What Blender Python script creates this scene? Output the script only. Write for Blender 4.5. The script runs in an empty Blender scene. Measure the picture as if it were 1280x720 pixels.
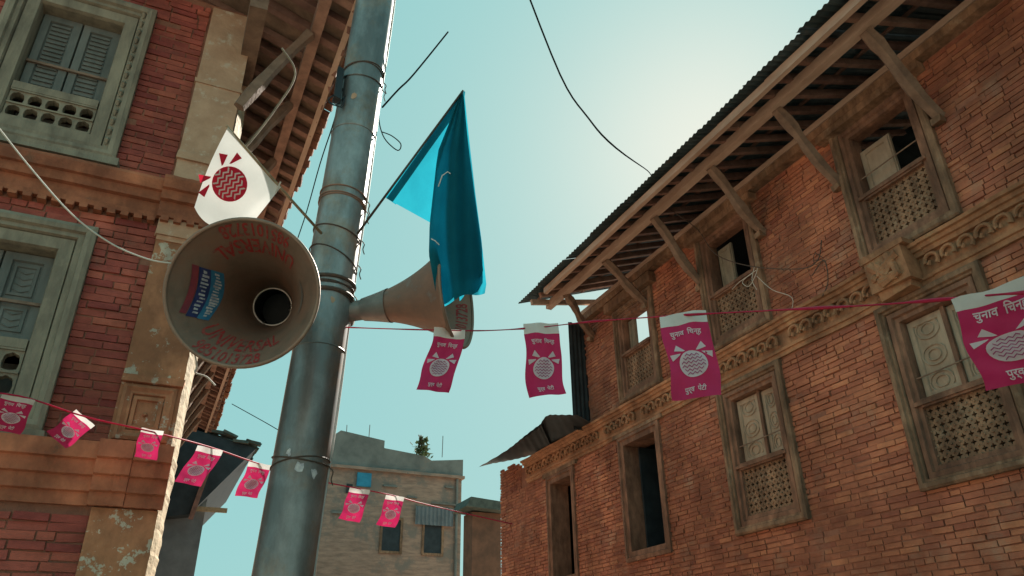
import bpy, math, random
import numpy as np
from mathutils import Vector, Matrix
random.seed(7)
S = bpy.context.scene
COL = S.collection
# ------------------------------------------------------------------ camera
ZX, ZY, SX, SY = 613, -1442, 155, 855          # vanishing points of the uprights and of the street
F = math.sqrt(-((ZX-640)*(SX-640)+(ZY-360)*(SY-360)))
nrm = lambda a: a/np.linalg.norm(a)
_u = nrm(np.array([ZX-640, -(ZY-360), -F])); _v = np.array([SX-640, -(SY-360), -F]); _v = nrm(_v-_u*(_v@_u))
R = np.array([np.cross(_v, _u), _v, _u])        # camera -> world; world +Y runs along the street
C = np.array([0, 0, 1.6])
def ray(px, py): return R@nrm(np.array([px-640, -(py-360), -F]))
def pix(p):
    c = R.T@(np.array(p, float)-C); return 640-F*c[0]/c[2], 360+F*c[1]/c[2], -c[2]
def at(px, py, d): return C+ray(px, py)*d
def onx(px, py, X): r = ray(px, py); return C+r*(X/r[0])
def ony(px, py, Y): r = ray(px, py); return C+r*(Y/r[1])
cd = bpy.data.cameras.new('camera'); cam = bpy.data.objects.new('camera', cd); COL.objects.link(cam)
cd.sensor_width = 36; cd.lens = F/1280*36; cd.clip_end = 2000; cd.clip_start = 0.05
M4 = Matrix([[*R[i], C[i]] for i in range(3)]+[[0, 0, 0, 1]]); cam.matrix_world = M4
S.camera = cam
S.render.resolution_x, S.render.resolution_y = 1024, 576
# ------------------------------------------------------------------ sky, sun, exposure
SUN = ray(888, 172)
el = math.asin(SUN[2]); az = math.atan2(SUN[0], SUN[1])
W = bpy.data.worlds.new('World'); S.world = W; W.use_nodes = True
wn = W.node_tree.nodes; wl = W.node_tree.links
sky = wn.new('ShaderNodeTexSky'); sky.sky_type = 'NISHITA'; sky.sun_disc = False
sky.sun_elevation = el; sky.sun_rotation = az; sky.air_density = 0.8; sky.dust_density = 2.2; sky.ozone_density = 1.0
sp = wn.new('ShaderNodeSeparateColor'); cb = wn.new('ShaderNodeCombineColor'); wl.new(sky.outputs[0], sp.inputs[0])
for i, (k_, h_) in enumerate(((.062, 1.0), (.034, 2.34), (.025, 2.34))):        # clear-sky gradient plus an even veil of teal haze
    ml = wn.new('ShaderNodeMath'); ml.operation = 'MULTIPLY_ADD'; ml.inputs[1].default_value = k_; ml.inputs[2].default_value = h_; wl.new(sp.outputs[i], ml.inputs[0]); wl.new(ml.outputs[0], cb.inputs[i])
wl.new(cb.outputs[0], wn['Background'].inputs[0])
wn['Background'].inputs[1].default_value = 0.084
ld = bpy.data.lights.new('sun', 'SUN'); ld.energy = 5.0; ld.angle = math.radians(0.53); ld.color = (1, .93, .82)
sun = bpy.data.objects.new('sun', ld); COL.objects.link(sun)
sun.rotation_euler = Vector(-SUN).to_track_quat('-Z', 'Y').to_euler(); sun.location = (0, 0, 30)
S.view_settings.view_transform = 'Standard'; S.view_settings.look = 'None'; S.view_settings.gamma = 1
S.view_settings.exposure = 1.60
S.cycles.max_bounces = 6; S.cycles.transmission_bounces = 4; S.cycles.sample_clamp_indirect = 6
# ------------------------------------------------------------------ materials
def mat(name, c1, c2=None, scale=6., stretch=(1, 1, 1), rough=.85, bump=.25, bscale=60., detail=6, metal=0., c3=None, t3=(.62, .68), s3=3., attr=False, trans=0., spec=.3, objrand=0., ramp=(.35, .65), stain=0.):
    m = bpy.data.materials.new(name); m.use_nodes = True
    N = m.node_tree.nodes; L = m.node_tree.links; B = N['Principled BSDF']
    B.inputs['Roughness'].default_value = rough; B.inputs['Metallic'].default_value = metal
    B.inputs['Specular IOR Level'].default_value = spec
    tc = N.new('ShaderNodeNewGeometry'); mp = N.new('ShaderNodeVectorMath'); mp.operation = 'MULTIPLY'
    mp.inputs[1].default_value = stretch; L.new(tc.outputs['Position'], mp.inputs[0])
    no = N.new('ShaderNodeTexNoise'); no.inputs['Scale'].default_value = scale; no.inputs['Detail'].default_value = detail
    no.inputs['Roughness'].default_value = .62; L.new(mp.outputs[0], no.inputs['Vector'])
    rp = N.new('ShaderNodeMapRange'); rp.inputs[1].default_value = ramp[0]; rp.inputs[2].default_value = ramp[1]; L.new(no.outputs[0], rp.inputs[0])
    mx = N.new('ShaderNodeMix'); mx.data_type = 'RGBA'; mx.inputs[6].default_value = (*c1, 1); mx.inputs[7].default_value = (*(c2 or c1), 1)
    L.new(rp.outputs[0], mx.inputs[0]); out = mx.outputs[2]
    if c3:
        n3 = N.new('ShaderNodeTexNoise'); n3.inputs['Scale'].default_value = s3; n3.inputs['Detail'].default_value = 8; n3.inputs['Roughness'].default_value = .7
        L.new(tc.outputs['Position'], n3.inputs['Vector'])
        r3 = N.new('ShaderNodeMapRange'); r3.inputs[1].default_value, r3.inputs[2].default_value = t3; L.new(n3.outputs[0], r3.inputs[0])
        m3 = N.new('ShaderNodeMix'); m3.data_type = 'RGBA'; m3.inputs[7].default_value = (*c3, 1)
        L.new(r3.outputs[0], m3.inputs[0]); L.new(out, m3.inputs[6]); out = m3.outputs[2]
    if stain:
        ns = N.new('ShaderNodeTexNoise'); ns.inputs['Scale'].default_value = stain; ns.inputs['Detail'].default_value = 9; ns.inputs['Roughness'].default_value = .68
        sv = N.new('ShaderNodeVectorMath'); sv.operation = 'MULTIPLY'; sv.inputs[1].default_value = (1, 1, .55); L.new(tc.outputs['Position'], sv.inputs[0]); L.new(sv.outputs[0], ns.inputs['Vector'])
        rs = N.new('ShaderNodeMapRange'); rs.inputs[1].default_value = .40; rs.inputs[2].default_value = .62; rs.inputs[3].default_value = .52; rs.inputs[4].default_value = 1.08; L.new(ns.outputs[0], rs.inputs[0])
        vm = N.new('ShaderNodeVectorMath'); vm.operation = 'SCALE'; L.new(out, vm.inputs[0]); L.new(rs.outputs[0], vm.inputs['Scale']); out = vm.outputs[0]
    if attr or objrand:
        h = N.new('ShaderNodeHueSaturation'); L.new(out, h.inputs['Color']); out = h.outputs[0]
        a = N.new('ShaderNodeAttribute'); a.attribute_name = 'tone'
        if objrand:
            oi = N.new('ShaderNodeObjectInfo'); src = oi.outputs['Random']
        if attr: src = a.outputs['Fac']
        r = N.new('ShaderNodeMapRange'); r.inputs[3].default_value = 1-(objrand or .30); r.inputs[4].default_value = 1+(objrand or .20)
        L.new(src, r.inputs[0]); L.new(r.outputs[0], h.inputs['Value'])
        r2 = N.new('ShaderNodeMapRange'); r2.inputs[3].default_value = .492; r2.inputs[4].default_value = .508
        L.new(src, r2.inputs[0]); L.new(r2.outputs[0], h.inputs['Hue'])
    L.new(out, B.inputs['Base Color'])
    if bump:
        nb = N.new('ShaderNodeTexNoise'); nb.inputs['Scale'].default_value = bscale; nb.inputs['Detail'].default_value = 5; L.new(mp.outputs[0], nb.inputs['Vector'])
        bp = N.new('ShaderNodeBump'); bp.inputs['Strength'].default_value = bump; bp.inputs['Distance'].default_value = .01
        L.new(nb.outputs[0], bp.inputs['Height']); L.new(bp.outputs[0], B.inputs['Normal'])
    if trans:
        tr = N.new('ShaderNodeBsdfTranslucent'); ms = N.new('ShaderNodeMixShader'); ms.inputs[0].default_value = trans
        L.new(out, tr.inputs[0]); L.new(B.outputs[0], ms.inputs[1]); L.new(tr.outputs[0], ms.inputs[2]); L.new(ms.outputs[0], N['Material Output'].inputs[0])
    return m
M = {}
M['brick'] = mat('brick', (.50, .192, .112), (.35, .13, .078), 4, (1, .5, 2.2), stain=1.1, attr=True, c3=(.40, .25, .18), t3=(.54, .76), s3=2.2, bump=.5, bscale=70)
M['mortar'] = mat('mortar', (.31, .14, .092), (.21, .095, .066), 8, bump=.5)
M['brick2'] = mat('left_brick', (.46, .115, .084), (.30, .074, .056), 5, (.6, 1, 2), stain=1.6, attr=True, c3=(.20, .10, .075), t3=(.58, .76), s3=2.5, bump=.5, bscale=70)
M['cornice'] = mat('cornice_brick', (.44, .235, .13), (.30, .15, .085), 7, stain=2., bump=.4, c3=(.42, .28, .16), t3=(.58, .72), s3=4)
M['wood'] = mat('weathered_wood', (.33, .20, .125), (.18, .11, .072), 14, stretch=(1, 1, .35), stain=2.5, bump=.5, bscale=50, c3=(.36, .27, .19), t3=(.55, .72), s3=6)
M['woodred'] = mat('red_brown_wood', (.30, .16, .105), (.17, .092, .064), 14, stretch=(1, 1, .35), stain=2.5, bump=.4)
M['woodgrey'] = mat('grey_wood', (.28, .245, .185), (.155, .135, .105), 9, (1, 1, .3), bump=.5, c3=(.28, .24, .18), t3=(.55, .75), s3=5)
M['shutter'] = mat('pale_shutter', (.41, .32, .24), (.27, .205, .15), 7, (1, 1, .4), bump=.4, c3=(.24, .19, .16), t3=(.58, .75), s3=6)
M['shutterteal'] = mat('teal_shutter', (.16, .17, .16), (.10, .11, .105), 7, (1, 1, .3), bump=.35)
M['beam'] = mat('beam_wood', (.50, .38, .31), (.35, .25, .195), 6, (1, .3, 1), bump=.4, bscale=40)
M['strut'] = mat('strut_wood', (.25, .17, .125), (.15, .10, .075), 8, bump=.6, bscale=40)
M['rafter'] = mat('rafter_wood', (.29, .17, .135), (.17, .10, .08), 7, objrand=.3, bump=.4)
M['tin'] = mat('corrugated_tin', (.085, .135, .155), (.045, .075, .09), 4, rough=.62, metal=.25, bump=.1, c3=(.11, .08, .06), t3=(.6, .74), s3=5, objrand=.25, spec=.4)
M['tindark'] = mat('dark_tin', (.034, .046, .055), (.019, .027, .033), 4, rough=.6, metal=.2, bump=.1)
M['plaster'] = mat('peeling_terracotta_plaster', (.56, .25, .13), (.42, .185, .10), 6, stain=2.2, c3=(.62, .54, .43), t3=(.585, .61), s3=9, bump=.6, bscale=30)
M['plasterbeige'] = mat('beige_plaster', (.50, .33, .225), (.38, .235, .155), 5, c3=(.52, .44, .35), t3=(.56, .66), s3=8, bump=.6, bscale=30)
M['terracotta'] = mat('terracotta_ledge', (.52, .19, .10), (.34, .12, .068), 6, stain=1.8, bump=.5, bscale=35, c3=(.2, .12, .08), t3=(.6, .72), s3=5)
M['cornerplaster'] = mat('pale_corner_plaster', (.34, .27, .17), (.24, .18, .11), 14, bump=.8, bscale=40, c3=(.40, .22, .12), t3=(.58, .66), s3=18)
M['tile'] = mat('clay_roof_tile', (.24, .105, .06), (.13, .065, .045), 8, objrand=.35, bump=.5)
M['steel'] = mat('galvanised_pole', (.33, .35, .35), (.22, .24, .245), 6, (1.5, 1.5, .16), stain=3., rough=.42, metal=.5, bump=.12, bscale=25, c3=(.34, .23, .16), t3=(.50, .70), s3=3.2, spec=.5)
M['horn'] = mat('horn_grey', (.29, .20, .15), (.20, .135, .10), 7, rough=.55, metal=.25, bump=.1, c3=(.30, .16, .11), t3=(.44, .68), s3=5, spec=.4)
M['hornout'] = mat('horn_rust', (.30, .165, .115), (.20, .125, .095), 6, rough=.55, metal=.2, bump=.15, c3=(.26, .24, .22), t3=(.56, .7), s3=6, spec=.4)
M['hornneck'] = mat('horn_neck', (.30, .27, .24), (.2, .18, .165), 8, rough=.5, metal=.4, bump=.1)
M['rim'] = mat('bare_metal', (.55, .54, .52), (.4, .39, .37), 20, rough=.35, metal=.8, bump=0)
M['black'] = mat('black_cable', (.012, .012, .012), rough=1., bump=0, spec=0.)
M['wire'] = mat('binding_wire', (.06, .055, .05), (.12, .07, .05), 20, rough=.6, bump=0)
M['cord'] = mat('white_cord', (.55, .52, .47), rough=.8, bump=0)
M['redpaint'] = mat('red_paint', (.42, .035, .035), (.30, .035, .035), 30, rough=.6, bump=0, c3=(.24, .13, .10), t3=(.5, .62), s3=45)
M['pink'] = mat('pink_film', (.54, .02, .115), (.46, .017, .095), 8, rough=.55, bump=.25, bscale=14, trans=.22)
M['white'] = mat('white_film', (.70, .68, .66), (.60, .58, .56), 8, rough=.6, bump=.15, bscale=14, trans=.28)
M['printwhite'] = mat('white_print', (.70, .62, .66), rough=.6, bump=0, trans=.3)
M['printpink'] = mat('pink_print', (.36, .06, .17), rough=.6, bump=0, trans=.3)
M['ribbon'] = mat('red_ribbon', (.62, .02, .09), (.5, .015, .06), 20, rough=.5, bump=0, trans=.35)
M['clothwhite'] = mat('white_cloth', (.74, .75, .73), (.68, .69, .67), 7, rough=.9, bump=.1, bscale=120, trans=.22)
M['printred'] = mat('red_print', (.50, .018, .045), (.42, .015, .04), 15, rough=.8, bump=0, trans=.3)
M['clothblue'] = mat('blue_cloth', (.012, .21, .28), (.010, .175, .24), 5, rough=.85, bump=.35, bscale=45, trans=.62, spec=.1)
M['stick'] = mat('bamboo_stick', (.36, .27, .17), (.22, .16, .10), 20, rough=.7, bump=.2)
M['darkstick'] = mat('dark_stick', (.05, .045, .04), (.09, .075, .06), 20, rough=.7, bump=.2)
M['blue_sticker'] = mat('blue_sticker', (.05, .22, .36), (.03, .15, .28), 25, rough=.5, bump=0)
M['navy_sticker'] = mat('navy_sticker', (.02, .035, .11), (.04, .05, .16), 25, rough=.5, bump=0)
M['red_sticker'] = mat('red_sticker', (.30, .05, .06), (.2, .04, .06), 25, rough=.5, bump=0)
M['sticker_white'] = mat('sticker_white', (.62, .62, .62), (.3, .3, .36), 40, rough=.5, bump=0)
M['fargrey'] = mat('grey_brown_render', (.36, .25, .195), (.22, .155, .125), 2.2, (1, 1, 5), bump=.5, bscale=6, c3=(.19, .165, .145), t3=(.5, .6), s3=1.6)
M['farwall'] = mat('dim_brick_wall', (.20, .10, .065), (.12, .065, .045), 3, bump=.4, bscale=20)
M['slate'] = mat('blue_grey_wall', (.16, .19, .21), (.11, .13, .145), 3, bump=.3)
M['fardark'] = mat('grey_parapet', (.19, .20, .19), (.12, .13, .125), 2, bump=.4, bscale=8, c3=(.24, .19, .16), t3=(.55, .7), s3=1.2)
M['bluepanel'] = mat('blue_tarpaulin', (.03, .25, .40), (.02, .18, .30), 4, rough=.6, bump=.1)
M['mosstile'] = mat('mossy_tile', (.10, .12, .105), (.06, .075, .068), 8, objrand=.4, bump=.5)
M['leaf'] = mat('leaf', (.05, .075, .03), (.08, .09, .04), 10, bump=0, trans=.2)
M['dust'] = mat('dusty_paving', (.40, .30, .22), (.30, .22, .16), 3, bump=.5)
M['interior'] = mat('shade_dark_mud_wall', (.045, .04, .036), (.03, .027, .025), 3, bump=.3)  # mud colour taken near-black, standing in for deep shade inside the rooms
# ------------------------------------------------------------------ mesh helpers
WL = {}
def link(o, parent=None, loc=(0, 0, 0)):
    COL.objects.link(o); loc = np.array(loc, float); WL[o.name] = loc
    if parent is not None:
        o.parent = parent; o.location = loc-WL[parent.name]
    else: o.location = loc
    return o
def empty(name, loc, parent=None):
    o = bpy.data.objects.new(name, None); o.empty_display_size = .2; return link(o, parent, loc)
def tag(o, label, cat, group=None, kind=None):
    if label: o['label'] = label
    if cat: o['category'] = cat
    if group: o['group'] = group
    if kind: o['kind'] = kind
    return o
class MB:
    def __init__(s): s.v = []; s.f = []; s.t = []
    def add(s, vs, fs, tone=.5):
        n = len(s.v); s.v += [tuple(map(float, p)) for p in vs]; s.f += [tuple(i+n for i in f) for f in fs]; s.t += [tone]*len(fs)
    def box(s, a, b, tone=.5, jit=0.):
        x0, y0, z0 = a; x1, y1, z1 = b
        vs = [(x, y, z) for x in (x0, x1) for y in (y0, y1) for z in (z0, z1)]
        if jit: vs = [tuple(c+random.uniform(-jit, jit) for c in p) for p in vs]
        s.add(vs, [(0, 1, 3, 2), (4, 6, 7, 5), (0, 4, 5, 1), (2, 3, 7, 6), (0, 2, 6, 4), (1, 5, 7, 3)], tone)
    def fbox(s, T, u0, u1, v0, v1, w0, w1, tone=.5, jit=0.):
        a = T(u0, v0, w0); b = T(u1, v1, w1); s.box(np.minimum(a, b), np.maximum(a, b), tone, jit)
    def beam(s, p, q, w, h, up=(0, 0, 1), w2=None, h2=None, jit=0.):
        p = np.array(p, float); q = np.array(q, float); d = nrm(q-p); up = np.array(up, float)
        x = np.cross(d, up); x = nrm(x) if np.linalg.norm(x) > 1e-4 else np.array([1., 0, 0]); y = np.cross(x, d)
        w2 = w2 or w; h2 = h2 or h; vs = []
        for c, a, b in ((p, w, h), (q, w2, h2)):
            for i, j in ((-1, -1), (1, -1), (1, 1), (-1, 1)): vs.append(c+x*i*a/2+y*j*b/2+(np.array([random.uniform(-jit, jit) for _ in range(3)]) if jit else 0))
        s.add(vs, [(0, 1, 2, 3), (7, 6, 5, 4), (0, 4, 5, 1), (1, 5, 6, 2), (2, 6, 7, 3), (3, 7, 4, 0)])
    def tube(s, pts, r, n=8, cap=True):
        pts = [np.array(p, float) for p in pts]; rr = r if hasattr(r, '__len__') else [r]*len(pts); vs = []; fs = []
        t = nrm(pts[1]-pts[0]); a = np.array([0, 0, 1.]) if abs(t[2]) < .9 else np.array([1., 0, 0]); x = nrm(np.cross(t, a))
        for i, p in enumerate(pts):
            t = nrm(pts[min(i+1, len(pts)-1)]-pts[max(i-1, 0)]); x = nrm(x-t*(x@t)); y = np.cross(t, x)
            vs += [p+rr[i]*(x*math.cos(2*math.pi*k/n)+y*math.sin(2*math.pi*k/n)) for k in range(n)]
        for i in range(len(pts)-1):
            fs += [(i*n+k, i*n+(k+1) % n, (i+1)*n+(k+1) % n, (i+1)*n+k) for k in range(n)]
        if cap: fs += [tuple(range(n))[::-1], tuple(range((len(pts)-1)*n, len(pts)*n))]
        s.add(vs, fs)
    def grid(s, fn, nu, nv):
        vs = [fn(i/nu, j/nv) for j in range(nv+1) for i in range(nu+1)]
        s.add(vs, [(j*(nu+1)+i, j*(nu+1)+i+1, (j+1)*(nu+1)+i+1, (j+1)*(nu+1)+i) for j in range(nv) for i in range(nu)])
    def build(s, name, m, parent=None, smooth=False, tone=False, origin=None):
        V = np.array(s.v)
        if origin is None: origin = np.array([*(V[:, :2].min(0)+V[:, :2].max(0))/2, V[:, 2].min()])
        me = bpy.data.meshes.new(name); me.from_pydata((V-origin).tolist(), [], s.f)
        if smooth: me.polygons.foreach_set('use_smooth', [True]*len(me.polygons))
        if tone:
            a = me.attributes.new('tone', 'FLOAT', 'FACE'); a.data.foreach_set('value', s.t)
        me.materials.append(M[m] if isinstance(m, str) else m); me.update()
        return link(bpy.data.objects.new(name, me), parent, origin)
def sag(p, q, drop, n=14):
    p = np.array(p, float); q = np.array(q, float)
    return [p+(q-p)*t-np.array([0, 0, drop*4*t*(1-t)]) for t in np.linspace(0, 1, n)]
def smoothpath(pts, k=4):
    pts = [np.array(p, float) for p in pts]; P = [pts[0]]+pts+[pts[-1]]; out = []
    for i in range(1, len(P)-2):
        for t in np.linspace(0, 1, k, endpoint=False):
            a, b, c, d = P[i-1], P[i], P[i+1], P[i+2]
            out.append(.5*((2*b)+(c-a)*t+(2*a-5*b+4*c-d)*t*t+(3*b-a-3*c+d)*t**3))
    return out+[pts[-1]]
def text_mesh(txt, size=1., bold=0.):
    cu = bpy.data.curves.new('t', 'FONT'); cu.body = txt; cu.size = size; cu.align_x = 'CENTER'; cu.resolution_u = 3; cu.offset = bold
    o = bpy.data.objects.new('t', cu); COL.objects.link(o); bpy.context.view_layer.update()
    me = o.evaluated_get(bpy.context.evaluated_depsgraph_get()).to_mesh()
    vs = [tuple(v.co) for v in me.vertices]; fs = [tuple(p.vertices) for p in me.polygons]
    o.to_mesh_clear(); bpy.data.objects.remove(o); bpy.data.curves.remove(cu)
    return vs, fs
TR = lambda u, v, w: np.array([6.-w, u, v])            # right facade: u along the street, w out of the wall
YL = 5.2
TL = lambda u, v, w: np.array([u, YL-w, v])            # left facade
def frame(mb, T, u0, u1, v0, v1, prof, closed=True):
    """mitred moulding: prof = (inset from the outer edge, height out of the wall)"""
    vs = []; fs = []; n = len(prof)
    for d, w in prof: vs += [T(u0+d, v0+d, w), T(u1-d, v0+d, w), T(u1-d, v1-d, w), T(u0+d, v1-d, w)]
    for i in range(n-1):
        for k in range(4): fs.append((i*4+k, i*4+(k+1) % 4, (i+1)*4+(k+1) % 4, (i+1)*4+k))
    mb.add(vs, fs)
def lattice(mb, T, u0, u1, v0, v1, nu, nv, w0, w1, hole, n=12, skip=()):
    """plate with nu x nv pierced openings; hole(theta) in 0..1 of the half cell"""
    du = (u1-u0)/nu; dv = (v1-v0)/nv
    for i in range(nu):
        for j in range(nv):
            if (i, j) in skip: continue
            cu = u0+(i+.5)*du; cv = v0+(j+.5)*dv; vs = []; fs = []
            for k in range(n):
                th = 2*math.pi*(k+.5)/n; c, s_ = math.cos(th), math.sin(th); m = 1/max(abs(c), abs(s_)); h = hole(th)
                vs += [T(cu+c*m*du/2, cv+s_*m*dv/2, w1), T(cu+c*h*du/2, cv+s_*h*dv/2, w1), T(cu+c*h*du/2, cv+s_*h*dv/2, w0)]
            for k in range(n):
                a, b = k*3, ((k+1) % n)*3; fs += [(a, b, b+1, a+1), (a+1, b+1, b+2, a+2)]
            mb.add(vs, fs)
def free(a, b, cuts):
    segs = [(a, b)]
    for c, d in cuts:
        segs = [s for x, y in segs for s in ((x, min(y, c)), (max(x, d), y)) if s[1]-s[0] > .02]
    return segs
def core(mb, T, u0, u1, v0, v1, holes, w0, w1):
    us = sorted({u0, u1, *[h[0] for h in holes], *[h[1] for h in holes]}); us = [u for u in us if u0 <= u <= u1]
    for a, b in zip(us, us[1:]):
        cuts = [(h[2], h[3]) for h in holes if h[0] < b-1e-6 and h[1] > a+1e-6]
        for c, d in free(v0, v1, cuts): mb.fbox(T, a, b, c, d, w0, w1)
def brickwork(T, u0, u1, v0, v1, holes, house, m, top=None, nmax=300):
    """every brick its own box; the nmax that show largest are parts of their own, the rest one joined part"""
    L = []; h = .046; pitch = .0545; row = 0; v = v0
    while v+h < v1:
        cuts = [(a, b) for a, b, c, d in holes if c < v+h*.85 and d > v+h*.15]
        for a, b in free(u0, u1, cuts):
            u = a-(.1 if row % 2 else 0)-random.uniform(0, .05)
            while u < b-.015:
                ln = random.choice((.205, .21, .20, .195, .215, .10)); e = min(u+ln, b)
                if b-e < .04: e = b
                s_ = max(u, a)
                if e-s_ > .03 and not (top and v+h > top((s_+e)/2)): L.append((s_+random.uniform(0, .004), e-.006-random.uniform(0, .006), v+random.uniform(-.002, .006), v+h+random.uniform(-.008, .004)))
                u = e
        v += pitch; row += 1
    key = []
    for i, (a, b, c, d) in enumerate(L):
        x, y, dep = pix(T((a+b)/2, (c+d)/2, 0)); x2 = pix(T(b, c, 0)); x1 = pix(T(a, d, 0))
        key.append(-abs((x2[0]-x1[0])*(x2[1]-x1[1])) if 0 < x < 1280 and 0 < y < 720 and dep > 0 else 0)
    order = np.argsort(key)[:nmax]; big = set(int(i) for i in order)
    rest = MB(); meshes = {}
    for i, (a, b, c, d) in enumerate(L):
        w = random.gauss(.004, .0028); w = -.009+random.uniform(0, .006) if random.random() < .09 else max(w, 0.0005); tone = min(1, max(0, random.gauss(.5, .2))); w += .005*math.sin(a*1.3+1)*math.sin(c*1.9)+.003*math.sin(a*3.1+c*2.3)+.004; w = max(w, -.003)
        if random.random() < .008: continue
        if i in big:
            key2 = (round((b-a)/.02), int(tone*5))
            if key2 not in meshes:
                mb = MB(); l = key2[0]*.02; mb.fbox(T, -l/2, l/2, -h/2, h/2, -.03, .008, (key2[1]+.5)/5, .002)
                V = np.array(mb.v)-T(0, 0, 0); me = bpy.data.meshes.new('brick'); me.from_pydata(V.tolist(), [], mb.f)
                at_ = me.attributes.new('tone', 'FLOAT', 'FACE'); at_.data.foreach_set('value', mb.t); me.materials.append(M[m]); meshes[key2] = me
            o = bpy.data.objects.new('brick', meshes[key2]); link(o, house, T((a+b)/2, (c+d)/2, w-.008))
            o.rotation_euler = [random.uniform(-.02, .02) for _ in range(3)]
            k = (b-a)/(key2[0]*.02); o.scale = (1, k, 1) if T is TR else (k, 1, 1)
        else: rest.fbox(T, a, b, c, d, -.03, w, tone, .002)
    o = rest.build('brickwork', m, house, tone=True); o['kind'] = 'stuff'
# ------------------------------------------------------------------ ground
g = MB(); g.box((-400, -400, -.5), (400, 400, 0)); tag(g.build('ground', 'dust'), None, None, kind='structure')
g = MB(); g.box((0.6, -30, .0), (5.4, 60, .004)); tag(g.build('street', 'dust'), None, None, kind='structure')
# ================================================================== RIGHT HOUSE
RH = empty('brick_house', (8.5, 6.5, 0)); tag(RH, 'long red brick house with carved wooden windows and deep strutted tin eave', 'house')
A = (3.40, 4.47); Bw = (5.82, 6.90); Cw = (8.0, 9.03); Dw = (10.6, 11.53)
UP = (5.20, 6.84); LO = (3.00, 4.68)
wins = {'A1': (*A, *UP), 'B1': (*Bw, *UP), 'C1': (*Cw, 5.2, 6.66), 'A0': (*A, *LO), 'B0': (*Bw, *LO), 'C0': (8.19, 9.20, *LO), 'D0': (*Dw, 2.9, 4.62),
        'Z1': (1.0, 2.05, *UP), 'Z0': (1.0, 2.05, *LO)}
holes = list(wins.values())
for nm_, m_, wa, wb in (('wall', 'mortar', -.12, -.006), ('darkened_reveal', 'interior', -.35, -.121)):
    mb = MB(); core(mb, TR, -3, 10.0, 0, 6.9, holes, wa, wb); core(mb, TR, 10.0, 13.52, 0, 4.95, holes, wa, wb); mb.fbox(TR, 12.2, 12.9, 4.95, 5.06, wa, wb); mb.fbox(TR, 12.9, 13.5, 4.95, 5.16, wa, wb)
    mb.build(nm_, m_, RH)  # inner half of the wall coloured near-black so window reveals read as shade
lowh = [h for h in holes if h[2] < 4.9]; uph = [h for h in holes if h[2] > 4.9]
brickwork(TR, 1.8, 13.55, 1.7, 6.9, holes+[(-9, 12.6, 4.72, 5.10)], RH, 'brick', top=lambda u: 6.88 if u < 9.93+random.uniform(0, .12) else 5.04+.04*math.sin(u*5)+max(0, u-12.0)*.17+random.uniform(-.03, .02))
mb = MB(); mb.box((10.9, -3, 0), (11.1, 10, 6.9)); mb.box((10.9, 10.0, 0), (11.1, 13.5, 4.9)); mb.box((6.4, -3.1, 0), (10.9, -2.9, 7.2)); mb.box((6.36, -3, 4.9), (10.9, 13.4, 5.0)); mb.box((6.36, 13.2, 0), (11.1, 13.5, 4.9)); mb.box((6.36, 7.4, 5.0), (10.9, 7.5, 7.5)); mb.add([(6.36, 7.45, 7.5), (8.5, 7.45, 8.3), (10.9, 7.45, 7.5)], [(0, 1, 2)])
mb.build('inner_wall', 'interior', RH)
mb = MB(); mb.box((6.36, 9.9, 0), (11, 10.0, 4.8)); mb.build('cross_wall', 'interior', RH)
# cornice between the storeys
CO = empty('cornice', (5.9, 6, 4.72), RH)
prof = [(4.72, 0), (4.72, .03), (4.765, .035), (4.77, .055), (4.80, .06), (4.81, .03), (4.985, .035), (4.99, .075), (5.03, .085), (5.035, .11), (5.07, .12), (5.075, .15), (5.105, .16), (5.115, 0.0)]
def cornice_run(y0, y1):
    mb = MB(); n = max(2, int((y1-y0)/.35)); ys = np.linspace(y0, y1, n+1); vs = []; fs = []
    for y in ys:
        dz = random.uniform(-.008, .008); dw = random.uniform(-.006, .006)
        vs += [TR(y, z+dz, w+(dw if w else 0)) for z, w in prof]
    k = len(prof)
    for i in range(n): fs += [(i*k+j, i*k+j+1, (i+1)*k+j+1, (i+1)*k+j) for j in range(k-1)]
    fs += [tuple(range(k)), tuple(range(n*k, n*k+k))[::-1]]
    mb.add(vs, fs); mb.build('moulding', 'cornice', CO)
cornice_run(1.5, 3.80); cornice_run(3.802, 4.4); cornice_run(4.402, 7.6); cornice_run(7.602, 12.3)
def scroll_mesh():
    mb = MB(); pts = [(.085*math.cos(t)*.8, .02+.062*math.sin(t)) for t in np.linspace(math.radians(-25), math.radians(205), 9)]
    pts.append((-.052, -.03)); mb.tube([TR(a, b, .03)-TR(0, 0, 0) for a, b in pts], [.019]*9+[.026], 6)
    mb.tube([TR(.03, -.02, .03)-TR(0, 0, 0), TR(.012, .012, .04)-TR(0, 0, 0)], [.022, .012], 6)
    return mb
sm = bpy.data.meshes.new('scroll'); _m = scroll_mesh(); sm.from_pydata(_m.v, [], _m.f); sm.materials.append(M['cornice'])
y = 1.7
while y < 12.2:
    if not 3.86 < y < 4.34 and random.random() > .03:
        o = bpy.data.objects.new('scroll', sm); link(o, CO, TR(y, 4.885+random.uniform(-.006, .006), .036)); o.rotation_euler = (random.uniform(-.12, .12), 0, 0)
        s = random.uniform(.92, 1.08); o.scale = (s, s, s)
    y += .172
mb = MB(); mb.fbox(TR, 3.9, 4.32, 4.78, 5.13, .0, .23, jit=.012); mb.fbox(TR, 3.95, 4.27, 4.70, 4.80, .0, .17, jit=.02); mb.fbox(TR, 3.86, 4.36, 5.10, 5.16, 0, .25, jit=.008)
for k in range(14): mb.tube([TR(random.uniform(3.95, 4.28), random.uniform(4.82, 5.08), .22), TR(random.uniform(3.95, 4.28), random.uniform(4.82, 5.08), .25)], [.05, .025], 6)
mb.build('corner_block', 'cornice', CO)
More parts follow.
